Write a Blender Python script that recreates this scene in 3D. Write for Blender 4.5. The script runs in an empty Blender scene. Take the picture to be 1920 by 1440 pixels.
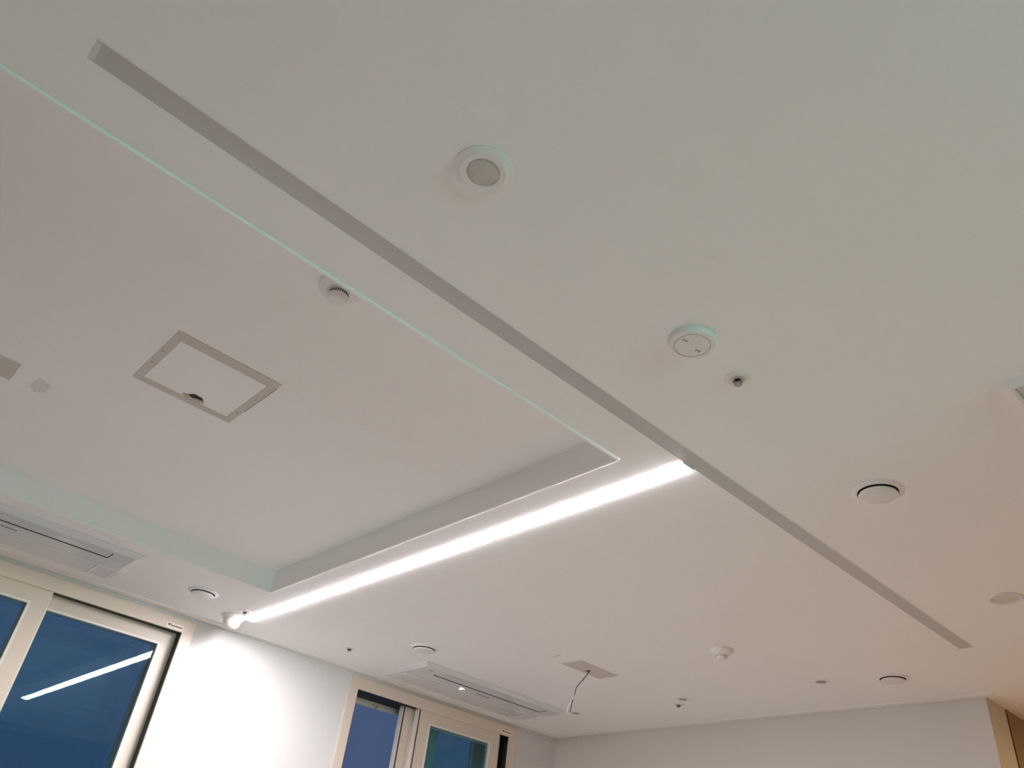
import bpy, bmesh, math, random
from mathutils import Matrix, Vector
random.seed(4)
PI = math.pi
scn = bpy.context.scene
COL = scn.collection
CZ = 2.60            # ceiling height
WY = 3.548           # window wall face
FX = 3.583           # far wall face
RZ = 2.68            # raised ceiling inside the coffer

# ------------------------------------------------------------------ materials
def mat(name, rgb, rough=0.6, metal=0.0, emit=None, estr=0.0, bump=0.0, bscale=200.0, var=0.0, spec=None):
    m = bpy.data.materials.new(name); m.use_nodes = True
    nt = m.node_tree; b = nt.nodes['Principled BSDF']
    b.inputs['Base Color'].default_value = (*rgb, 1)
    b.inputs['Roughness'].default_value = rough
    b.inputs['Metallic'].default_value = metal
    if spec is not None: b.inputs['Specular IOR Level'].default_value = spec
    if emit:
        b.inputs['Emission Color'].default_value = (*emit, 1)
        b.inputs['Emission Strength'].default_value = estr
    tc = nt.nodes.new('ShaderNodeTexCoord')
    if var:
        n = nt.nodes.new('ShaderNodeTexNoise'); n.inputs['Scale'].default_value = 3.0; n.inputs['Detail'].default_value = 4
        nt.links.new(tc.outputs['Object'], n.inputs['Vector'])
        r = nt.nodes.new('ShaderNodeMapRange'); r.inputs['To Min'].default_value = 1 - var; r.inputs['To Max'].default_value = 1 + var
        nt.links.new(n.outputs['Fac'], r.inputs['Value'])
        mx = nt.nodes.new('ShaderNodeMix'); mx.data_type = 'RGBA'; mx.blend_type = 'MULTIPLY'
        mx.inputs[0].default_value = 1.0; mx.inputs[6].default_value = (*rgb, 1)
        nt.links.new(r.outputs['Result'], mx.inputs[7]); nt.links.new(mx.outputs[2], b.inputs['Base Color'])
    if bump:
        n2 = nt.nodes.new('ShaderNodeTexNoise'); n2.inputs['Scale'].default_value = bscale; n2.inputs['Detail'].default_value = 3
        nt.links.new(tc.outputs['Object'], n2.inputs['Vector'])
        bp = nt.nodes.new('ShaderNodeBump'); bp.inputs['Strength'].default_value = bump; bp.inputs['Distance'].default_value = 0.001
        nt.links.new(n2.outputs['Fac'], bp.inputs['Height']); nt.links.new(bp.outputs['Normal'], b.inputs['Normal'])
    return m

M = {}
M['ceil'] = mat('ceiling_paint', (0.865, 0.848, 0.835), 0.75, bump=0.06, bscale=260, var=0.012, spec=0.2)
M['wall'] = mat('wall_paint', (0.67, 0.66, 0.645), 0.7, bump=0.08, bscale=300, var=0.01, spec=0.2)
M['farwall'] = mat('far_wall_paint', (0.66, 0.63, 0.585), 0.75, bump=0.08, bscale=300, var=0.01, spec=0.2)
M['backwall'] = mat('grey_back_wall', (0.14, 0.125, 0.105), 0.8)
M['cornice'] = mat('cornice_paint', (0.84, 0.82, 0.79), 0.5)
M['bead'] = mat('bead_paint', (0.86, 0.86, 0.84), 0.45)
M['floor'] = None
M['vinyl'] = mat('cream_vinyl', (0.70, 0.60, 0.50), 0.38, var=0.01)
M['vinylwhite'] = mat('white_vinyl', (0.80, 0.76, 0.70), 0.35)
M['alu'] = mat('aluminium_rail', (0.74, 0.71, 0.66), 0.4, 0.0)
M['gasket'] = mat('black_gasket', (0.012, 0.010, 0.009), 0.6)
M['plastic'] = mat('white_plastic', (0.76, 0.735, 0.71), 0.35)
M['steel'] = mat('brushed_steel', (0.40, 0.375, 0.36), 0.35, 1.0)
M['lens'] = mat('downlight_lens', (0.30, 0.27, 0.245), 0.4)
M['plastic2'] = mat('unit_plastic', (0.69, 0.69, 0.69), 0.22)
M['grillep'] = mat('intake_plastic', (0.66, 0.66, 0.66), 0.4)
M['dark'] = mat('dark_void', (0.02, 0.018, 0.016), 0.8)
M['chrome'] = mat('chrome', (0.75, 0.74, 0.72), 0.18, 1.0)
M['diffoff'] = mat('unlit_diffuser', (0.52, 0.50, 0.485), 0.35, bump=0.03, bscale=900)
M['capgrey'] = mat('end_cap_grey', (0.66, 0.64, 0.60), 0.4)
M['board'] = mat('bare_board', (0.60, 0.545, 0.50), 0.8, bump=0.1, var=0.03)
M['boardcut'] = mat('cut_board_edge', (0.55, 0.47, 0.36), 0.9, bump=0.3)
M['smudge'] = mat('smudge', (0.72, 0.69, 0.655), 0.8)
M['lamp'] = mat('lit_diffuser', (0.9, 0.9, 0.9), 0.4, emit=(1.0, 0.94, 1.0), estr=146.0)
M['led'] = mat('status_led', (0.6, 0.9, 0.9), 0.4, emit=(0.65, 1.0, 1.0), estr=1.6)
M['paper'] = mat('sticker_paper', (0.88, 0.80, 0.68), 0.5)
M['ink'] = mat('sticker_ink', (0.05, 0.035, 0.015), 0.6)
M['print'] = mat('grey_print', (0.16, 0.14, 0.12), 0.6)
M['blackwire'] = mat('black_wire', (0.012, 0.012, 0.012), 0.4)
M['whitewire'] = mat('white_wire', (0.82, 0.80, 0.77), 0.4)
M['grille'] = None

def wood(name, a, b_, rough=0.4):
    m = bpy.data.materials.new(name); m.use_nodes = True
    nt = m.node_tree; b = nt.nodes['Principled BSDF']; b.inputs['Roughness'].default_value = rough
    tc = nt.nodes.new('ShaderNodeTexCoord'); mp = nt.nodes.new('ShaderNodeMapping')
    mp.inputs['Scale'].default_value = (14, 14, 0.9)
    nt.links.new(tc.outputs['Object'], mp.inputs['Vector'])
    n = nt.nodes.new('ShaderNodeTexNoise'); n.inputs['Scale'].default_value = 2.5; n.inputs['Detail'].default_value = 6
    nt.links.new(mp.outputs['Vector'], n.inputs['Vector'])
    r = nt.nodes.new('ShaderNodeValToRGB')
    r.color_ramp.elements[0].position = 0.3; r.color_ramp.elements[0].color = (*a, 1)
    r.color_ramp.elements[1].position = 0.7; r.color_ramp.elements[1].color = (*b_, 1)
    nt.links.new(n.outputs['Fac'], r.inputs['Fac']); nt.links.new(r.outputs['Color'], b.inputs['Base Color'])
    return m
M['edgewood'] = mat('dark_wood_edge', (0.10, 0.055, 0.025), 0.6)
M['wood'] = wood('brown_wood', (0.235, 0.125, 0.052), (0.285, 0.155, 0.066))

def floor_mat():
    m = bpy.data.materials.new('floor_tile'); m.use_nodes = True
    nt = m.node_tree; b = nt.nodes['Principled BSDF']; b.inputs['Roughness'].default_value = 0.4
    tc = nt.nodes.new('ShaderNodeTexCoord')
    br = nt.nodes.new('ShaderNodeTexBrick'); br.offset = 0.0
    br.inputs['Color1'].default_value = (0.80, 0.785, 0.775, 1); br.inputs['Color2'].default_value = (0.79, 0.775, 0.765, 1)
    br.inputs['Mortar'].default_value = (0.6, 0.58, 0.56, 1); br.inputs['Scale'].default_value = 1.0
    br.inputs['Mortar Size'].default_value = 0.003; br.inputs['Brick Width'].default_value = 0.6; br.inputs['Row Height'].default_value = 0.6
    nt.links.new(tc.outputs['Object'], br.inputs['Vector'])
    sx = nt.nodes.new('ShaderNodeSeparateXYZ'); nt.links.new(tc.outputs['Object'], sx.inputs[0])
    lt = nt.nodes.new('ShaderNodeMath'); lt.operation = 'LESS_THAN'; lt.inputs[1].default_value = -0.5
    nt.links.new(sx.outputs['X'], lt.inputs[0])
    mx = nt.nodes.new('ShaderNodeMix'); mx.data_type = 'RGBA'; mx.inputs[7].default_value = (0.16, 0.135, 0.11, 1)   # unseen side, darkened to cut bounce light on the left ceiling
    nt.links.new(lt.outputs[0], mx.inputs[0]); nt.links.new(br.outputs['Color'], mx.inputs[6]); gt = nt.nodes.new('ShaderNodeMath'); gt.operation = 'GREATER_THAN'; gt.inputs[1].default_value = 3.2
    nt.links.new(sx.outputs['X'], gt.inputs[0])
    m2 = nt.nodes.new('ShaderNodeMix'); m2.data_type = 'RGBA'; m2.inputs[7].default_value = (0.42, 0.27, 0.15, 1)            # unseen hall side, browned to dim and warm its bounce light
    nt.links.new(gt.outputs[0], m2.inputs[0]); nt.links.new(mx.outputs[2], m2.inputs[6]); nt.links.new(m2.outputs[2], b.inputs['Base Color'])
    return m
M['floor'] = floor_mat()

def grille_mat():
    m = bpy.data.materials.new('perforated_grille'); m.use_nodes = True
    nt = m.node_tree; b = nt.nodes['Principled BSDF']; b.inputs['Roughness'].default_value = 0.45
    tc = nt.nodes.new('ShaderNodeTexCoord')
    v = nt.nodes.new('ShaderNodeTexVoronoi'); v.voronoi_dimensions = '2D'; v.inputs['Scale'].default_value = 470; v.inputs['Randomness'].default_value = 0.0
    nt.links.new(tc.outputs['Object'], v.inputs['Vector'])
    r = nt.nodes.new('ShaderNodeValToRGB')
    r.color_ramp.elements[0].position = 0.34; r.color_ramp.elements[0].color = (0.19, 0.17, 0.16, 1)
    r.color_ramp.elements[1].position = 0.42; r.color_ramp.elements[1].color = (0.80, 0.77, 0.74, 1)
    nt.links.new(v.outputs['Distance'], r.inputs['Fac']); nt.links.new(r.outputs['Color'], b.inputs['Base Color'])
    return m
M['grille'] = grille_mat()

def glass_mat(name, tint, refl=0.055):
    m = bpy.data.materials.new(name); m.use_nodes = True
    nt = m.node_tree; nt.nodes.remove(nt.nodes['Principled BSDF']); out = nt.nodes['Material Output']
    tr = nt.nodes.new('ShaderNodeBsdfTransparent'); tr.inputs['Color'].default_value = (*tint, 1)
    gl = nt.nodes.new('ShaderNodeBsdfGlossy'); gl.inputs['Roughness'].default_value = 0.0
    gl.inputs['Color'].default_value = (0.92, 0.98, 1.0, 1)
    lw = nt.nodes.new('ShaderNodeLayerWeight'); lw.inputs['Blend'].default_value = 0.5
    pw = nt.nodes.new('ShaderNodeMath'); pw.operation = 'POWER'; pw.inputs[1].default_value = 5.0
    mr = nt.nodes.new('ShaderNodeMapRange'); mr.inputs['To Min'].default_value = refl; mr.inputs['To Max'].default_value = 1.0
    mx = nt.nodes.new('ShaderNodeMixShader')
    nt.links.new(lw.outputs['Facing'], pw.inputs[0]); nt.links.new(pw.outputs[0], mr.inputs['Value'])
    nt.links.new(mr.outputs['Result'], mx.inputs['Fac'])
    nt.links.new(tr.outputs[0], mx.inputs[1]); nt.links.new(gl.outputs[0], mx.inputs[2])
    nt.links.new(mx.outputs[0], out.inputs['Surface'])
    return m
M['glass'] = glass_mat('window_glass', (0.73, 0.885, 0.91), 0.035)
def screen_mat():
    m = bpy.data.materials.new('insect_screen'); m.use_nodes = True
    nt = m.node_tree; b = nt.nodes['Principled BSDF']; out = nt.nodes['Material Output']
    b.inputs['Base Color'].default_value = (0.10, 0.10, 0.11, 1); b.inputs['Roughness'].default_value = 0.7
    tr = nt.nodes.new('ShaderNodeBsdfTransparent'); mx = nt.nodes.new('ShaderNodeMixShader'); mx.inputs['Fac'].default_value = 0.16
    nt.links.new(tr.outputs[0], mx.inputs[1]); nt.links.new(b.outputs[0], mx.inputs[2]); nt.links.new(mx.outputs[0], out.inputs['Surface'])
    return m
M['screen'] = screen_mat()

# ------------------------------------------------------------------ mesh helpers
def new(): return bmesh.new()
def box(bm, x0, x1, y0, y1, z0, z1):
    v = [bm.verts.new((x, y, z)) for z in (z0, z1) for y in (y0, y1) for x in (x0, x1)]
    for f in ((0, 2, 3, 1), (4, 5, 7, 6), (0, 1, 5, 4), (2, 6, 7, 3), (0, 4, 6, 2), (1, 3, 7, 5)):
        bm.faces.new([v[i] for i in f])
def quad(bm, *p): bm.faces.new([bm.verts.new(q) for q in p])
def lathe(bm, prof, n=56, cx=0, cy=0):
    """prof: (radius, z) pairs from the middle outwards or the other way; spun about the z axis."""
    rings = []
    for r, z in prof:
        if r < 1e-6: rings.append([bm.verts.new((cx, cy, z))])
        else: rings.append([bm.verts.new((cx + r*math.cos(2*PI*k/n), cy + r*math.sin(2*PI*k/n), z)) for k in range(n)])
    for a, b in zip(rings, rings[1:]):
        for k in range(n):
            k2 = (k+1) % n
            if len(a) == 1 and len(b) == 1: break
            if len(a) == 1: bm.faces.new((a[0], b[k], b[k2]))
            elif len(b) == 1: bm.faces.new((a[k], b[0], a[k2]))
            else: bm.faces.new((a[k], b[k], b[k2], a[k2]))
def ring(bm, x0, x1, z0, z1, y0, y1, wl, wr, wt, wb):
    """a rectangular picture-frame in the xz plane between y0 and y1, rails of the given widths"""
    xi0, xi1, zi0, zi1 = x0 + wl, x1 - wr, z0 + wb, z1 - wt
    o = [(x0, z0), (x1, z0), (x1, z1), (x0, z1)]; i = [(xi0, zi0), (xi1, zi0), (xi1, zi1), (xi0, zi1)]
    V = {}
    for nm, pts in (('o', o), ('i', i)):
        for k, (x, z) in enumerate(pts):
            for j, y in enumerate((y0, y1)): V[nm, k, j] = bm.verts.new((x, y, z))
    for k in range(4):
        l = (k+1) % 4
        bm.faces.new((V['o', k, 0], V['o', l, 0], V['i', l, 0], V['i', k, 0]))
        bm.faces.new((V['o', k, 1], V['i', k, 1], V['i', l, 1], V['o', l, 1]))
        bm.faces.new((V['o', k, 0], V['o', k, 1], V['o', l, 1], V['o', l, 0]))
        bm.faces.new((V['i', k, 0], V['i', l, 0], V['i', l, 1], V['i', k, 1]))
def flatring(bm, x0, x1, y0, y1, z0, z1, w):
    """the same frame lying flat (xy plane) between z0 and z1"""
    for a in ((x0, x1, y0, y0+w), (x0, x1, y1-w, y1), (x0, x0+w, y0+w, y1-w), (x1-w, x1, y0+w, y1-w)):
        box(bm, a[0], a[1], a[2], a[3], z0, z1)
def tube(bm, pts, r, n=8):
    pts = [Vector(p) for p in pts]; rings = []
    for k, p in enumerate(pts):
        t = (pts[min(k+1, len(pts)-1)] - pts[max(k-1, 0)]).normalized()
        u = t.orthogonal().normalized() if k == 0 else (u - t*u.dot(t)).normalized()
        w = t.cross(u)
        rings.append([bm.verts.new(p + (u*math.cos(2*PI*j/n) + w*math.sin(2*PI*j/n))*r) for j in range(n)])
    for a, b in zip(rings, rings[1:]):
        for j in range(n): bm.faces.new((a[j], a[(j+1) % n], b[(j+1) % n], b[j]))
    bm.faces.new(rings[0]); bm.faces.new(rings[-1])
def smooth_path(pts, k=6):
    P = [Vector(p) for p in pts]; out = []
    for i in range(len(P)-1):
        a, b, c, d = P[max(i-1, 0)], P[i], P[i+1], P[min(i+2, len(P)-1)]
        for s in range(k):
            t = s/k
            out.append(0.5*((2*b) + (c-a)*t + (2*a-5*b+4*c-d)*t*t + (3*b-a-3*c+d)*t**3))
    out.append(P[-1]); return out

def obj(name, bm, m, parent=None, smooth=False, bevel=0.0, normals=True):
    if normals: bmesh.ops.recalc_face_normals(bm, faces=bm.faces)
    me = bpy.data.meshes.new(name); bm.to_mesh(me); bm.free()
    o = bpy.data.objects.new(name, me); COL.objects.link(o)
    if m: me.materials.append(m)
    if smooth:
        for p in me.polygons: p.use_smooth = True
        me.set_sharp_from_angle(angle=math.radians(32))
    if bevel:
        b = o.modifiers.new('bevel', 'BEVEL'); b.width = bevel; b.segments = 2; b.limit_method = 'ANGLE'; b.angle_limit = math.radians(40)
    if parent: o.parent = parent
    return o
def tag(o, label, cat=None, group=None, kind=None):
    o['label'] = label
    if cat: o['category'] = cat
    if group: o['group'] = group
    if kind: o['kind'] = kind
    return o
def thing(name, label, cat, loc=(0, 0, 0), rz=0, group=None):
    o = bpy.data.objects.new(name, None); COL.objects.link(o); o.empty_display_size = 0.05
    o.location = loc; o.rotation_euler = (0, 0, rz)
    return tag(o, label, cat, group)
def struct(name, bm, m, label=None, bevel=0.0, normals=True):
    o = obj(name, bm, m, None, bevel=bevel, normals=normals); o['kind'] = 'structure'
    if label: o['label'] = label
    return o
def dup(root, loc, label, rz=None):
    r = root.copy(); COL.objects.link(r); r.location = loc
    if rz is not None: r.rotation_euler = (0, 0, rz)
    r['label'] = label
    for ch in list(root.children):
        c = ch.copy(); COL.objects.link(c); c.parent = r
        for g in list(ch.children):
            d = g.copy(); COL.objects.link(d); d.parent = c
    return r

# ------------------------------------------------------------------ the setting
X0, X1, Y0, Y1 = -4.0, 5.6, -4.2, 3.90
REC = (-0.60, 1.281, 1.131, 2.894)                # coffer
STRIP = (-0.079, 2.994, 0.961, 1.008)             # unlit linear light
LIT = (1.390, 1.440, 1.008, 3.324)                # lit linear light
bm = new()
xs = sorted({X0, X1, REC[0], REC[1], STRIP[0], STRIP[1], LIT[0], LIT[1]})
ys = sorted({Y0, Y1, REC[2], REC[3], STRIP[2], STRIP[3], LIT[3]})
def inside(x, y, h): return h[0] < x < h[1] and h[2] < y < h[3]
for xa, xb in zip(xs, xs[1:]):
    for ya, yb in zip(ys, ys[1:]):
        cx, cy = (xa+xb)/2, (ya+yb)/2
        if any(inside(cx, cy, h) for h in (REC, STRIP, LIT)): continue
        quad(bm, (xa, ya, CZ), (xa, yb, CZ), (xb, yb, CZ), (xb, ya, CZ))
def pit(h, top):
    a, b, c, d = h
    quad(bm, (a, c, top), (a, d, top), (b, d, top), (b, c, top))
    quad(bm, (a, c, CZ), (b, c, CZ), (b, c, top), (a, c, top)); quad(bm, (b, d, CZ), (a, d, CZ), (a, d, top), (b, d, top))
    quad(bm, (a, d, CZ), (a, c, CZ), (a, c, top), (a, d, top)); quad(bm, (b, c, CZ), (b, d, CZ), (b, d, top), (b, c, top))
pit(REC, RZ); pit(STRIP, CZ+0.03); pit(LIT, CZ+0.03)
quad(bm, (X0, Y0, 2.76), (X0, Y1, 2.76), (X1, Y1, 2.76), (X1, Y0, 2.76))
bmesh.ops.remove_doubles(bm, verts=bm.verts, dist=1e-5)
ceiling = struct('ceiling', bm, M['ceil'], 'matte white ceiling with a rectangular raised coffer', normals=False)
# small flaws in the ceiling
bm = new()
P = [(2.4020, 2.388), (2.4045, 2.405), (2.4068, 2.423), (2.4105, 2.440)]
for k in range(3):
    w = 0.0013
    quad(bm, (P[k][0]-w, P[k][1], CZ-0.0006), (P[k+1][0]-w, P[k+1][1], CZ-0.0006), (P[k+1][0]+w, P[k+1][1], CZ-0.0006), (P[k][0]+w, P[k][1], CZ-0.0006))
obj('scratch', bm, M['print'], ceiling)
bm = new()
pts = [(0.165, 2.195), (0.20, 2.215), (0.199, 2.262), (0.178, 2.292), (0.155, 2.262)]
bm.faces.new([bm.verts.new((x, y, RZ-0.0006)) for x, y in pts])
obj('smudge', bm, M['smudge'], ceiling)

bm = new(); box(bm, X0, X1, Y0, Y1, -0.1, 0.0); struct('floor', bm, M['floor'])

# window wall with two openings
W1 = (0.135, 1.279); W2 = (2.112, 3.255); ZT = CZ - 0.024; ZB = 1.00
bm = new()
lap = 0.012
cuts = [X0] + [W1[0]+lap, W1[1]-lap, W2[0]+lap, W2[1]-lap] + [X1]
for k, (xa, xb) in enumerate(zip(cuts, cuts[1:])):
    if k % 2 == 0: box(bm, xa, xb, WY, Y1, 0, 2.76)
    else:
        box(bm, xa, xb, WY, Y1, 0, ZB+lap); box(bm, xa, xb, WY, Y1, ZT-lap, 2.76)
struct('wall_left', bm, M['wall'], 'white painted wall holding the two windows')
bm = new(); box(bm, FX, FX+0.2, 1.148, WY, 0, 2.76)
struct('wall_right', bm, M['farwall'], 'plain grey-beige wall ending in an outer corner')
bm = new(); box(bm, FX+0.2, X1, 1.148, 1.35, 0, 2.76)
struct('wall_hall', bm, M['wall'])
bm = new(); box(bm, X1, X1+0.1, Y0, 1.35, 0, 2.76); struct('wall_end', bm, M['wall'])
bm = new(); box(bm, X0, X1, Y0-0.1, Y0, 0, 2.76); struct('wall_back', bm, M['backwall'])
bm = new(); box(bm, X0-0.1, X0, Y0, Y1, 0, 2.76); struct('wall_side', bm, M['backwall'])
bm = new(); box(bm, 1.22, 2.5, -1.7, -0.8, 0, 2.5995); struct('light_block', bm, M['wood'])  # unseen block added to keep the cool light off the right-hand ceiling
# brown timber door panel in the hall wall
bm = new(); box(bm, 3.785, 4.75, 1.1435, 1.1475, 0.002, 2.594)
d1 = struct('door_1', bm, M['wood'], 'tall brown wooden door panel beside the cream corner', bevel=0.002)
bm = new(); box(bm, 3.7815, 3.7849, 1.1440, 1.1475, 0.002, 2.594)
obj('door_frame', bm, M['edgewood'], d1)

# flat cornice strips and the bead around the coffer
bm = new(); box(bm, X0, FX, WY-0.045, WY-0.0005, CZ-0.005, CZ+0.002); struct('trim_1', bm, M['cornice'], 'flat cornice strip along the window wall', bevel=0.0015)
bm = new(); box(bm, FX-0.038, FX-0.0005, 1.148-0.038, WY-0.046, CZ-0.0045, CZ+0.002)
box(bm, FX-0.0005, X1-0.001, 1.148-0.038, 1.1475, CZ-0.0045, CZ+0.002); struct('trim_2', bm, M['cornice'], 'flat cornice strip along the far wall', bevel=0.0012)
bm = new(); flatring(bm, REC[0]-0.008, REC[1]+0.008, REC[2]-0.008, REC[3]+0.008, CZ-0.006, CZ+0.004, 0.0085)
struct('trim_3', bm, M['bead'], 'thin white bead around the coffer edge', bevel=0.0022)

# ------------------------------------------------------------------ windows
def sash(win, x0, x1, y0, ztop, zbot, gl, gr, gt, th=0.034, name='sash', m=None, bead=True):
    bm = new(); ring(bm, x0, x1, zbot, ztop, y0, y0+th, gl-x0, x1-gr, ztop-gt, 0.07)
    s = obj(name, bm, m or M['vinyl'], win, bevel=0.0025)
    if bead:
        bm = new(); ring(bm, gl-0.006, gr+0.006, zbot+0.064, gt+0.006, y0-0.003, y0+0.012, 0.009, 0.009, 0.009, 0.009)
        obj('glazing_bead', bm, M['vinylwhite'], s, bevel=0.001)
    bm = new(); box(bm, gl-0.004, gr+0.004, y0+0.015, y0+0.021, zbot+0.066, gt+0.004); obj('pane', bm, M['glass'], s)
    return s
def frame(win, x0, x1):
    op = (x0+0.051, x1-0.052)
    zt = CZ - 0.0785
    bm = new()
    ring(bm, x0, x1, ZB, ZT, WY-0.009, WY+0.001, op[0]-x0, x1-op[1], ZT-zt, 0.05)               # front lip
    ring(bm, x0+0.013, x1-0.013, ZB+0.013, ZT-0.013, WY+0.001, WY+0.33, 0.022, 0.022, 0.012, 0.022)   # deep box
    ring(bm, x0+0.034, x1-0.034, ZB+0.034, ZT-0.024, WY+0.24, WY+0.33, 0.006, 0.006, 0.006, 0.03)  # outer lip
    f = obj('window_frame', bm, M['vinyl'], win, bevel=0.0015)
    bm = new(); box(bm, x0+0.04, x1-0.04, WY+0.003, WY+0.16, zt+0.004, zt+0.036)
    box(bm, x1-0.050, x1-0.036, WY+0.003, WY+0.10, ZB+0.06, zt+0.03); box(bm, x0+0.036, x0+0.048, WY+0.003, WY+0.10, ZB+0.06, zt+0.03)
    obj('track', bm, M['gasket'], win)
    return op, zt
def window(n, label):
    w = bpy.data.objects.new(f'window_{n}', None); COL.objects.link(w); w['kind'] = 'structure'; w['label'] = label
    return w
def sticker(win, x0, x1, z0, z1):
    y = WY-0.009
    bm = new(); box(bm, x0, x1, y-0.0012, y-0.0001, z0, z1); s = obj('sticker', bm, M['paper'], win)
    s['label'] = 'small cream label with dark lettering'
    bm = new(); W = x1-x0; H = z1-z0
    for a, b, c, d in ((.10, .17, .42, .80), (.18, .21, .40, .74), (.22, .25, .55, .80)):
        box(bm, x0+a*W, x0+b*W, y-0.0016, y-0.0011, z0+c*H, z0+d*H)
    u = .27
    for k in range(13):
        wd = .030 + .012*((k*7) % 3); h = .60 + .09*((k*5) % 3 == 0)
        box(bm, x0+u*W, x0+(u+wd)*W, y-0.0016, y-0.0011, z0+.40*H, z0+h*H); u += wd + .010
    obj('lettering', bm, M['ink'], s)

w1 = window(1, 'cream framed window reflecting the lit tube')
op, zt = frame(w1, *W1)
sash(w1, op[0]-0.010, 0.686, WY+0.0015, CZ-0.064, 1.04, 0.256, 0.615, CZ-0.141)
sash(w1, 0.612, op[1]+0.012, WY+0.052, CZ-0.058, 1.04, 0.695, 1.167, CZ-0.134)
sash(w1, op[0]-0.010, 0.742, WY+0.262, CZ-0.054, 1.04, 0.20, 0.672, CZ-0.089, name='outer_sash')
sash(w1, 0.672, op[1]+0.012, WY+0.296, CZ-0.054, 1.04, 0.730, 1.226, CZ-0.083, name='outer_sash')
sticker(w1, 1.150, 1.227, CZ-0.0745, CZ-0.052)
w2 = window(2, 'cream framed window slid half open beside the far corner')
op, zt = frame(w2, *W2)
sash(w2, 2.564, 3.140, WY+0.0015, CZ-0.064, 1.04, 2.643, 3.070, CZ-0.138)                # front leaf
sash(w2, 2.497, 3.190, WY+0.052, CZ-0.060, 1.04, 2.570, 3.120, CZ-0.138)                 # leaf slid behind it
bm = new(); box(bm, 2.5585, 2.5637, WY+0.004, WY+0.034, 1.05, CZ-0.072); obj('edge_strip', bm, M['vinylwhite'], w2)
bm = new(); box(bm, 2.5640, 2.5690, WY-0.0005, WY+0.0017, 1.05, CZ-0.079); obj('edge_gasket', bm, M['gasket'], w2)
bm = new(); box(bm, 2.4915, 2.4967, WY+0.054, WY+0.084, 1.05, CZ-0.072); obj('edge_strip', bm, M['vinylwhite'], w2)
bm = new(); box(bm, 2.4970, 2.5030, WY+0.0500, WY+0.0522, 1.05, CZ-0.075); obj('edge_gasket', bm, M['gasket'], w2)
sash(w2, 2.66, op[1]+0.010, WY+0.262, CZ-0.054, 1.04, 2.722, 3.175, CZ-0.086, name='outer_sash')
# insect screen frame on the middle track
SY = WY+0.172
bm = new(); ring(bm, op[0]-0.004, 2.835, 1.04, CZ-0.0605, SY, SY+0.02, 0.04, 0.062, 0.0395, 0.05)
for k, (a, b) in enumerate(((0.0, 0.006), (0.011, 0.014), (0.019, 0.022))):
    box(bm, op[0]+0.03, 2.80, SY-0.004+0.001*k, SY+0.001, CZ-0.0605-b, CZ-0.0605-a)
sf = obj('screen_frame', bm, M['alu'], w2, bevel=0.001)
bm = new(); quad(bm, (op[0]+0.03, SY+0.010, 1.08), (2.78, SY+0.010, 1.08), (2.78, SY+0.010, CZ-0.09), (op[0]+0.03, SY+0.010, CZ-0.09))
obj('screen_mesh', bm, M['screen'], sf)
bm = new()
for a, b, c, d in ((0, .007, .012, .018), (.014, .017, .004, .010), (.019, .023, .006, .011), (.023, .034, .016, .019), (.026, .029, .010, .0155), (.031, .034, .003, .019), (.017, .026, .002, .0035)):
    box(bm, 2.378+a, 2.378+b, SY-0.0008, SY+0.0002, CZ-0.102+c, CZ-0.102+d)
obj('printed_mark', bm, M['print'], sf)
sticker(w2, 3.138, 3.220, CZ-0.071, CZ-0.049)

# ------------------------------------------------------------------ linear lights
t = thing('linear_light', 'long unlit grey linear ceiling light crossing the ceiling beside the coffer', 'ceiling light', ((STRIP[0]+STRIP[1])/2, (STRIP[2]+STRIP[3])/2, CZ))
cx, cy = t.location.x, t.location.y
bm = new(); L = (STRIP[1]-STRIP[0])/2; H = (STRIP[3]-STRIP[2])/2
box(bm, -L+0.0005, L-0.0005, -H+0.0005, H-0.0005, 0.0002, 0.012); obj('diffuser', bm, M['diffoff'], t)
bm = new(); flatring(bm, -L+0.0002, L-0.0002, -H+0.0002, H-0.0002, -0.0001, 0.020, 0.0010); box(bm, -L+0.0002, L-0.0002, -H-0.0012, -H+0.0012, -0.0012, 0.0)
obj('housing', bm, M['plastic'], t)
bm = new(); box(bm, -L+0.0010, -L+0.0085, -H+0.003, H-0.003, -0.0006, 0.0001); obj('end_cap', bm, M['capgrey'], t)['label'] = 'lighter grey end cap'

t = thing('linear_light', 'glowing white linear ceiling light running from the grey strip to the window wall', 'ceiling light', ((LIT[0]+LIT[1])/2, (LIT[2]+LIT[3])/2, CZ))
L = (LIT[3]-LIT[2])/2; H = (LIT[1]-LIT[0])/2
bm = new(); n = 10; prof = []
for k in range(n+1):
    a = PI*k/n; prof.append((-(H-0.001)*math.cos(a), -0.0042*math.sin(a)+0.0005))
ra = [bm.verts.new((x, -L+0.0012, z)) for x, z in prof]; rb = [bm.verts.new((x, L-0.001, z)) for x, z in prof]
for k in range(n): bm.faces.new((ra[k], ra[k+1], rb[k+1], rb[k]))
bm.faces.new((ra[0], rb[0], rb[-1], ra[-1]))
obj('diffuser', bm, M['lamp'], t, smooth=True, normals=False)
for s_ in (-1, 1):
    bm = new(); y = s_*(L-0.0006)
    box(bm, -H+0.0008, H-0.0008, min(y, y-s_*0.0006), max(y, y-s_*0.0006), -0.0038, 0.004); obj('end_cap', bm, M['plastic'], t)
bm = new(); flatring(bm, -H+0.0002, H-0.0002, -L+0.0002, L-0.0002, 0.0008, 0.02, 0.0008); obj('housing', bm, M['plastic'], t)

# ------------------------------------------------------------------ round ceiling devices (built hanging below z = 0)
def part(t, name, prof, m, n=56, smooth=True):
    bm = new(); lathe(bm, prof, n); return obj(name, bm, m, t, smooth=smooth)

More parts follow.
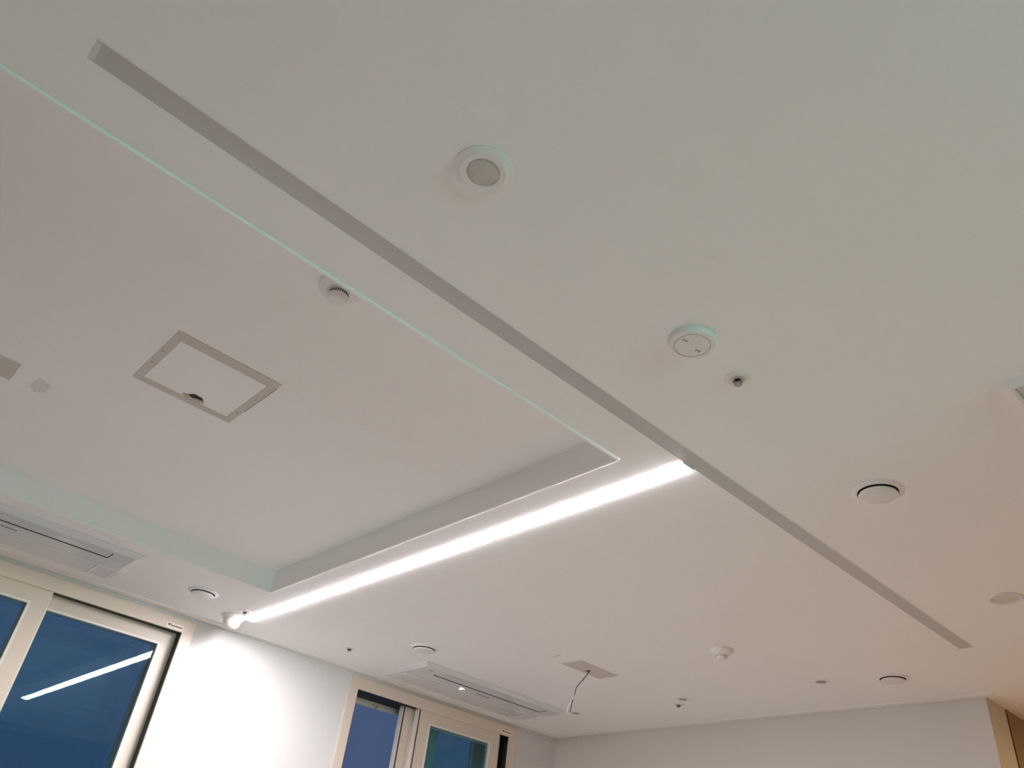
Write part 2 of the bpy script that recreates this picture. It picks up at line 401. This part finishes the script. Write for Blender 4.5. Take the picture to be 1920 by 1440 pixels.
# ceiling speaker
t = thing('ceiling_speaker', 'round white ceiling speaker with a perforated grey grille, alone on bare ceiling', 'speaker', (0.460, 0.7125, CZ))
part(t, 'housing', [(0.0, 0.0), (0.0495, 0.0), (0.0495, -0.0022), (0.0485, -0.0034), (0.0395, -0.0052), (0.0375, -0.0064), (0.0285, -0.0058), (0.0265, -0.0035), (0.0, -0.0035)], M['plastic'])
part(t, 'grille', [(0.0, -0.0062), (0.013, -0.0060), (0.0245, -0.0050), (0.0262, -0.0040), (0.0262, -0.0034), (0.0, -0.0034)], M['grille'])

# smoke detector inside the coffer
t = thing('smoke_detector', 'white smoke detector with dark vent slots, half hidden behind the coffer edge', 'smoke detector', (0.503, 1.234, RZ))
part(t, 'base', [(0.0, 0.0), (0.047, 0.0), (0.0475, -0.004), (0.044, -0.009), (0.030, -0.013), (0.021, -0.015), (0.0, -0.015)], M['plastic'])
part(t, 'sensor_head', [(0.0, -0.014), (0.0200, -0.014), (0.0200, -0.0235), (0.0222, -0.0245), (0.0222, -0.029), (0.0185, -0.036), (0.012, -0.038), (0.0, -0.0385)], M['plastic'])
bm = new()
for k in range(26):
    a = 2*PI*k/26
    r0, r1 = 0.0197, 0.0207; w = 0.00115
    c, s = math.cos(a), math.sin(a)
    P = [(r0*c - w*s, r0*s + w*c), (r1*c - w*s, r1*s + w*c), (r1*c + w*s, r1*s - w*c), (r0*c + w*s, r0*s - w*c)]
    lo = [bm.verts.new((x, y, -0.0245)) for x, y in P]; hi = [bm.verts.new((x, y, -0.0165)) for x, y in P]
    bm.faces.new(lo); bm.faces.new(hi)
    for q in range(4): bm.faces.new((lo[q], lo[(q+1) % 4], hi[(q+1) % 4], hi[q]))
obj('vent_slots', bm, M['dark'], t)

# flat gas alarm
t = thing('gas_detector', 'thick flat round white detector disc with four tiny slots beside the sprinkler', 'detector', (1.0180, 0.7108, CZ))
part(t, 'base', [(0.0, 0.0), (0.0468, 0.0), (0.0468, -0.0095), (0.0450, -0.0125), (0.0385, -0.0145), (0.0358, -0.0140), (0.0350, -0.0120), (0.0, -0.0120)], M['plastic'])
part(t, 'cover', [(0.0, -0.0152), (0.0325, -0.0148), (0.0342, -0.0136), (0.0342, -0.0119), (0.0, -0.0119)], M['plastic'])
for dx, dy in ((-0.0262, 0.0010), (-0.0200, -0.0010), (0.0158, 0.0005), (0.0222, -0.0010)):
    bm = new(); box(bm, -0.0010, 0.0010, -0.0035, 0.0035, -0.01535, -0.0140)
    o = obj('slot', bm, M['print'], t); o.location = (dx, dy, -0.0001); o.rotation_euler = (0, 0, 0.10)

# sprinklers
def sprinkler(loc, label, g='recessed sprinklers'):
    t = thing('sprinkler', label, 'sprinkler', loc, 0, g)
    part(t, 'escutcheon', [(0.0112, 0.0), (0.0280, 0.0), (0.0280, -0.0010), (0.0262, -0.0018), (0.0125, -0.0024), (0.0112, -0.0018)], M['plastic'])
    part(t, 'cup', [(0.0, -0.0004), (0.0090, -0.0004), (0.0100, -0.0060), (0.0113, -0.0060), (0.0113, -0.0010)], M['chrome'])
    part(t, 'neck', [(0.0, -0.0030), (0.0060, -0.0030), (0.0060, -0.0070), (0.0072, -0.0085), (0.0072, -0.0115), (0.0, -0.0115)], M['dark'])
    part(t, 'deflector', [(0.0, -0.0110), (0.0086, -0.0110), (0.0088, -0.0126), (0.0080, -0.0140), (0.0, -0.0142)], M['steel'])
    return t
s0 = sprinkler((1.181, 0.7140, CZ), 'small sprinkler with chrome head next to the flat round detector')
dup(s0, (1.886, 3.236, CZ), 'small dark sprinkler head above the bright white wall')
dup(s0, (1.349, 3.232, CZ), 'small sprinkler at the window end of the glowing light')
dup(s0, (3.236, 2.396, CZ), 'small dark sprinkler head just below the middle tiny downlight', None)

# air valves
def valve(loc, label):
    t = thing('air_valve', label, 'air vent', loc, 0, 'round disc air vents')
    part(t, 'flange', [(0.046, 0.0), (0.0625, 0.0), (0.0625, -0.0012), (0.0590, -0.0030), (0.0510, -0.0062), (0.0485, -0.0062), (0.0475, -0.0040), (0.0470, 0.0)], M['plastic'])
    part(t, 'throat', [(0.0, -0.0002), (0.0468, -0.0002), (0.0468, -0.0030)], M['dark'])
    part(t, 'disc', [(0.0, -0.0060), (0.0445, -0.0090), (0.0458, -0.0112), (0.0440, -0.0138), (0.0320, -0.0168), (0.0, -0.0180)], M['plastic'])
    return t
v0 = valve((1.781, 0.7090, CZ), 'round disc air vent close to the right end of the frame, past the sprinkler')
dup(v0, (3.222, 1.352, CZ), 'round disc air vent nearest the far wall corner')
dup(v0, (2.054, 2.888, CZ), 'round disc air vent over the long air conditioner beside the bright wall')
dup(v0, (1.129, 3.176, CZ), 'round disc air vent between coffer and left window')

# round flush downlight
t = thing('round_downlight', 'unlit round recessed downlight by the right edge, beyond the end of the grey strip', 'ceiling light', (2.604, 0.7155, CZ))
part(t, 'trim_ring', [(0.034, 0.0), (0.0485, 0.0), (0.0485, -0.0030), (0.0440, -0.0050), (0.0365, -0.0030), (0.0340, -0.0010)], M['plastic'])
part(t, 'diffuser', [(0.0, -0.0014), (0.0335, -0.0010), (0.0340, -0.0002), (0.0, -0.0002)], M['capgrey'])

# conical heat detector
t = thing('heat_detector', 'white conical heat detector with a small stepped tip, over the far wall', 'detector', (2.642, 1.750, CZ))
part(t, 'base', [(0.0, 0.0), (0.0468, 0.0), (0.0468, -0.0050), (0.0445, -0.0100), (0.0300, -0.0210), (0.0200, -0.0245), (0.0, -0.0245)], M['plastic'])
part(t, 'tip', [(0.0, -0.0244), (0.0155, -0.0244), (0.0155, -0.0270), (0.0200, -0.0285), (0.0200, -0.0330), (0.0150, -0.0370), (0.0, -0.0380)], M['plastic'])

# tiny downlights in a row
def tiny(loc, label):
    t = thing('mini_downlight', label, 'ceiling light', loc, 0, 'tiny round downlights in a row')
    part(t, 'trim_ring', [(0.0200, 0.0), (0.0310, 0.0), (0.0310, -0.0012), (0.0270, -0.0028), (0.0215, -0.0022), (0.0195, -0.0004)], M['plastic'], 40)
    part(t, 'lens', [(0.0, -0.0006), (0.0198, -0.0006), (0.0198, -0.0002), (0.0, -0.0002)], M['lens'], 40)
    return t
d0 = tiny((3.161, 1.621, CZ), 'tiny recessed downlight closest to the disc vent at the far corner')
dup(d0, (3.168, 2.320, CZ), 'tiny recessed downlight, middle of the row, above a hanging sprinkler head')
dup(d0, (3.180, 3.017, CZ), 'tiny recessed downlight beside the lower ends of the hanging wires')

# dome sensor by the window wall
t = thing('dome_camera', 'white hanging dome camera at the window end of the glowing light', 'camera', (1.352, 3.352, CZ))
part(t, 'base', [(0.0, 0.0), (0.0500, 0.0), (0.0510, -0.0030), (0.0490, -0.0060), (0.0420, -0.0130), (0.0390, -0.0180), (0.0, -0.0180)], M['plastic'])
part(t, 'dome', [(0.0, -0.0170), (0.0370, -0.0170), (0.0375, -0.0200), (0.0360, -0.0330), (0.0310, -0.0440), (0.0220, -0.0510), (0.0110, -0.0545), (0.0, -0.0550)], M['plastic'])

# ------------------------------------------------------------------ bare boards, wires, hatch
def plate(loc, label, holed):
    t = thing('mounting_board', label, 'board', loc, 0, 'bare grey mounting boards')
    bm = new(); box(bm, -0.124, 0.124, -0.0565, 0.0565, -0.0016, 0.0); obj('board', bm, M['board'], t)
    for x in (-0.075, 0.082):
        bm = new(); lathe(bm, [(0.0, -0.0021), (0.0026, -0.0020), (0.0030, -0.0015)], 12); o = obj('screw', bm, M['print'], t); o.location = (x, -0.004, 0)
    if holed:
        bm = new(); pts = []
        for k in range(18):
            a = 2*PI*k/18; r = 0.0105*(1 + 0.18*math.sin(3*a+1))
            pts.append((0.009 + r*math.cos(a)*1.1, 0.020 + r*math.sin(a), -0.0019))
        bm.faces.new([bm.verts.new(p) for p in pts]); obj('cable_hole', bm, M['dark'], t)
    return t
plate((2.6195, 2.412, CZ), 'bare grey board with two wires coming out of its hole', True)
plate((-0.013, 2.2255, RZ), 'plain grey board inside the coffer, cut off by the left edge of the photo', False)
H0 = CZ - 1.0
def wire(pts, r, m, label):
    bm = new(); tube(bm, [(x, y, H0+z) for x, y, z in smooth_path(pts)], r); tag(obj('electrical_wire', bm, m, smooth=True), label, 'wire', 'wires hanging from the ceiling board')
wire([(2.628, 2.428, 1.0), (2.628, 2.428, 0.992), (2.618, 2.439, 0.970), (2.601, 2.458, 0.938), (2.594, 2.466, 0.920), (2.592, 2.468, 0.900), (2.589, 2.471, 0.886), (2.584, 2.476, 0.858), (2.580, 2.480, 0.818)], 0.0017, M['blackwire'], 'thin black wire hanging out of the grey ceiling board')
wire([(2.632, 2.430, 1.0), (2.631, 2.430, 0.992), (2.620, 2.441, 0.969), (2.607, 2.455, 0.938), (2.600, 2.462, 0.922), (2.597, 2.464, 0.905), (2.588, 2.472, 0.880), (2.576, 2.485, 0.850), (2.570, 2.492, 0.811)], 0.0021, M['whitewire'], 'thin white wire hanging out of the grey ceiling board')

t = thing('access_hatch', 'square ceiling hatch with a bare grey border and a torn hole', 'hatch', (0.4705, 1.820, RZ))
bm = new(); flatring(bm, -0.139, 0.139, -0.149, 0.149, -0.0014, 0.0, 0.0215)
# border is wider on its two long sides
box(bm, -0.118, 0.118, -0.128, -0.111, -0.0014, 0.0); box(bm, -0.118, 0.118, 0.122, 0.128, -0.0014, 0.0)
obj('border', bm, M['board'], t)
bm = new(); box(bm, -0.1172, 0.1172, -0.1108, 0.1218, -0.0009, 0.0); obj('panel', bm, M['ceil'], t)
bm = new(); box(bm, 0.1388, 0.1398, -0.122, 0.055, -0.0018, 0.0); obj('gap', bm, M['dark'], t)
for x, y in ((-0.1302, -0.0351), (-0.1317, 0.035), (0.1296, -0.0275), (0.1292, 0.0787)):
    bm = new(); lathe(bm, [(0.0, -0.0019), (0.0018, -0.0018), (0.0022, -0.0013)], 12); o = obj('screw', bm, M['print'], t); o.location = (x, y, 0)
bm = new()   # ragged hole in the near border, its broken edge and the dark opening
P = [(-0.004, 0.106), (0.006, 0.089), (0.014, 0.086), (0.022, 0.090), (0.029, 0.089), (0.036, 0.093), (0.038, 0.104), (0.024, 0.106), (0.010, 0.111)]
bm.faces.new([bm.verts.new((x, y, -0.00175)) for x, y in P]); obj('hole', bm, M['dark'], t)
bm = new()
P = [(-0.016, 0.110), (-0.004, 0.103), (0.012, 0.108), (0.026, 0.103), (0.042, 0.101), (0.046, 0.112), (0.030, 0.119), (0.016, 0.126), (-0.004, 0.122)]
lo = [bm.verts.new((x, y, -0.0032 + 0.0008*math.sin(9*k))) for k, (x, y) in enumerate(P)]; hi = [bm.verts.new((x, y, -0.0012)) for x, y in P]
bm.faces.new(lo)
for k in range(len(P)): bm.faces.new((lo[k], lo[(k+1) % len(P)], hi[(k+1) % len(P)], hi[k]))
obj('torn_edge', bm, M['boardcut'], t)

# ------------------------------------------------------------------ one-way ceiling air conditioners
def aircon(loc, label):
    t = thing('air_conditioner', label, 'air conditioner', loc, 0, 'long one-way ceiling air conditioners')
    U, V = 0.950, 0.395
    bm = new()                                            # bevelled rim
    o = [(0, 0), (U, 0), (U, V), (0, V)]; w = 0.024; i = [(w, w), (U-w, w), (U-w, V-w), (w, V-w)]
    a = [bm.verts.new((x, y, 0.0)) for x, y in o]; b = [bm.verts.new((x, y, -0.003)) for x, y in o]
    c = [bm.verts.new((x, y, -0.016)) for x, y in i]
    for k in range(4):
        l = (k+1) % 4
        bm.faces.new((a[k], a[l], b[l], b[k])); bm.faces.new((b[k], b[l], c[l], c[k]))
    bm.faces.new(c); bm.faces.new(a)
    body = obj('panel', bm, M['plastic2'], t, bevel=0.003)
    bm = new(); box(bm, 0.135, 0.845, 0.050, 0.105, -0.0174, -0.0162)
    obj('louver', bm, M['plastic2'], t, bevel=0.0025)
    bm = new(); box(bm, 0.132, 0.848, 0.1052, 0.1125, -0.0184, -0.0160); box(bm, 0.8452, 0.848, 0.050, 0.1052, -0.0184, -0.0160)
    obj('air_slot', bm, M['dark'], t)
    bm = new(); box(bm, 0.045, U-0.045, 0.116, 0.208, -0.0174, -0.0161); obj('front_strip', bm, M['plastic2'], t, bevel=0.002)
    bm = new(); box(bm, 0.030, U-0.030, 0.2085, 0.2155, -0.0200, -0.0161); obj('seam_rib', bm, M['plastic'], t, bevel=0.002)
    bm = new()
    box(bm, 0.140, 0.840, 0.222, 0.362, -0.0174, -0.0161)
    obj('intake_grille', bm, M['plastic2'], t)
    for x in (0.045, 0.850):
        bm = new(); flatring(bm, x, x+0.085, 0.222, 0.362, -0.0190, -0.0161, 0.012); obj('corner_frame', bm, M['plastic'], t, bevel=0.002)
        bm = new(); box(bm, x+0.012, x+0.073, 0.234, 0.350, -0.0175, -0.0161); obj('corner_cover', bm, M['grillep'], t)
    bm = new(); box(bm, 0.062, 0.088, 0.0625, 0.0665, -0.0168, -0.0158); obj('sensor', bm, M['dark'], t)
    bm = new()
    for dx, dy, sx, sy in ((0.004, 0.012, .0042, .012), (-0.002, -0.004, .0042, .012), (-0.010, -0.012, .008, .0035), (0.009, -0.004, .008, .0035), (0.006, 0.006, .004, .006)):
        box(bm, 0.354+dx-sx, 0.354+dx+sx, 0.165+dy-sy, 0.165+dy+sy, -0.0184, -0.0173)
    obj('status_light', bm, M['led'], t)['label'] = 'glowing pale cyan status symbol'
    bm = new(); u = 0.452
    for k in range(12):
        wd = 0.0042 + 0.0014*((k*5) % 3); box(bm, u, u+wd, 0.158, 0.158+0.008+0.002*((k*7) % 2), -0.0180, -0.0173); u += wd+0.0018
    obj('lettering', bm, M['print'], t)
    return t
a0 = aircon((2.188, 3.036, CZ), 'long one-way ceiling air conditioner with glowing symbol above the far window')
dup(a0, (-0.128, 3.004, CZ), 'long one-way ceiling air conditioner above the left window, cut by the photo edge')

# framed ceiling unit at the right edge
t = thing('ceiling_grille', 'white framed ceiling grille whose corner enters at the right edge', 'vent grille', (1.498, 0.328, CZ))
S = 0.62
bm = new()
o = [(0, 0), (S, 0), (S, -S), (0, -S)]
def inset(w): return [(w, -w), (S-w, -w), (S-w, -S+w), (w, -S+w)]
rings = [[bm.verts.new((x, y, z)) for x, y in pp] for pp, z in ((o, 0.0), (inset(0.0008), -0.002), (inset(0.0145), -0.013), (inset(0.019), -0.013), (inset(0.021), -0.001))]
for ra, rb in zip(rings, rings[1:]):
    for k in range(4): bm.faces.new((ra[k], ra[(k+1) % 4], rb[(k+1) % 4], rb[k]))
obj('frame', bm, M['plastic'], t)
bm = new(); box(bm, 0.0212, S-0.0212, -S+0.0212, -0.0212, -0.003, -0.0005); g = obj('inner_panel', bm, M['grillep'], t)
bm = new()
for k in range(18): box(bm, 0.045+k*0.030, 0.045+k*0.030+0.018, -S+0.045, -0.045, -0.0080, -0.0031)
obj('louvre_blades', bm, M['grillep'], t)

# ------------------------------------------------------------------ light
def area(name, loc, aim, size, sizey, power, rgb):
    l = bpy.data.lights.new(name, 'AREA'); l.shape = 'RECTANGLE'; l.size = size; l.size_y = sizey; l.energy = power; l.color = rgb
    o = bpy.data.objects.new(name, l); COL.objects.link(o); o.location = loc
    o.rotation_euler = (Vector(aim) - Vector(loc)).to_track_quat('-Z', 'Y').to_euler()
    return o
area('side_fill', (-3.9, 1.9, 2.25), (1.0, 2.0, 2.6), 1.6, 0.3, 20, (0.95, 0.80, 0.74))  # added fill with no real source, brightens the coffer's right wall
area('kitchen_light', (0.72, -2.3, 2.22), (1.0, 2.0, 2.5), 0.45, 0.35, 30, (0.44, 1.0, 0.93))
area('hall_light', (4.6, -0.3, 2.55), (4.6, -0.3, 0), 0.5, 0.5, 46, (1.0, 0.66, 0.25))

w = bpy.data.worlds.new('dusk'); scn.world = w; w.use_nodes = True
nt = w.node_tree; bg = nt.nodes['Background']
tc = nt.nodes.new('ShaderNodeTexCoord'); sp = nt.nodes.new('ShaderNodeSeparateXYZ'); nt.links.new(tc.outputs['Generated'], sp.inputs[0])
r = nt.nodes.new('ShaderNodeValToRGB'); nt.links.new(sp.outputs['Z'], r.inputs['Fac'])
r.color_ramp.elements[0].color = (0.058, 0.095, 0.190, 1); r.color_ramp.elements[1].color = (0.076, 0.119, 0.250, 1); r.color_ramp.elements[1].position = 0.45
nt.links.new(r.outputs['Color'], bg.inputs['Color']); bg.inputs['Strength'].default_value = 1.0

# ------------------------------------------------------------------ camera
cam = bpy.data.cameras.new('camera'); co = bpy.data.objects.new('camera', cam); COL.objects.link(co)
cam.sensor_width = 36.0; cam.sensor_fit = 'HORIZONTAL'; cam.lens = 1468.487/1920*36.0; cam.clip_start = 0.02
R = Matrix(((0.7204455833700419, -0.46293134576403555, -0.5163842856939964, 0.0),
            (-0.6847314313426227, -0.35671456331304, -0.6355293756010578, 0.0),
            (0.1100046741465249, 0.8114488828197906, -0.5739770746610275, 1.6),
            (0, 0, 0, 1)))
co.matrix_world = R
scn.camera = co
vs = scn.view_settings
scn.display_settings.display_device = 'sRGB'
vs.view_transform = 'Standard'; vs.look = 'None'; vs.gamma = 1.0; vs.use_curve_mapping = False; vs.exposure = 0.0
try:
    scn.cycles.use_denoising = True; scn.cycles.diffuse_bounces = 8; scn.cycles.max_bounces = 14; scn.cycles.transparent_max_bounces = 24
    scn.cycles.caustics_reflective = False
except Exception: pass
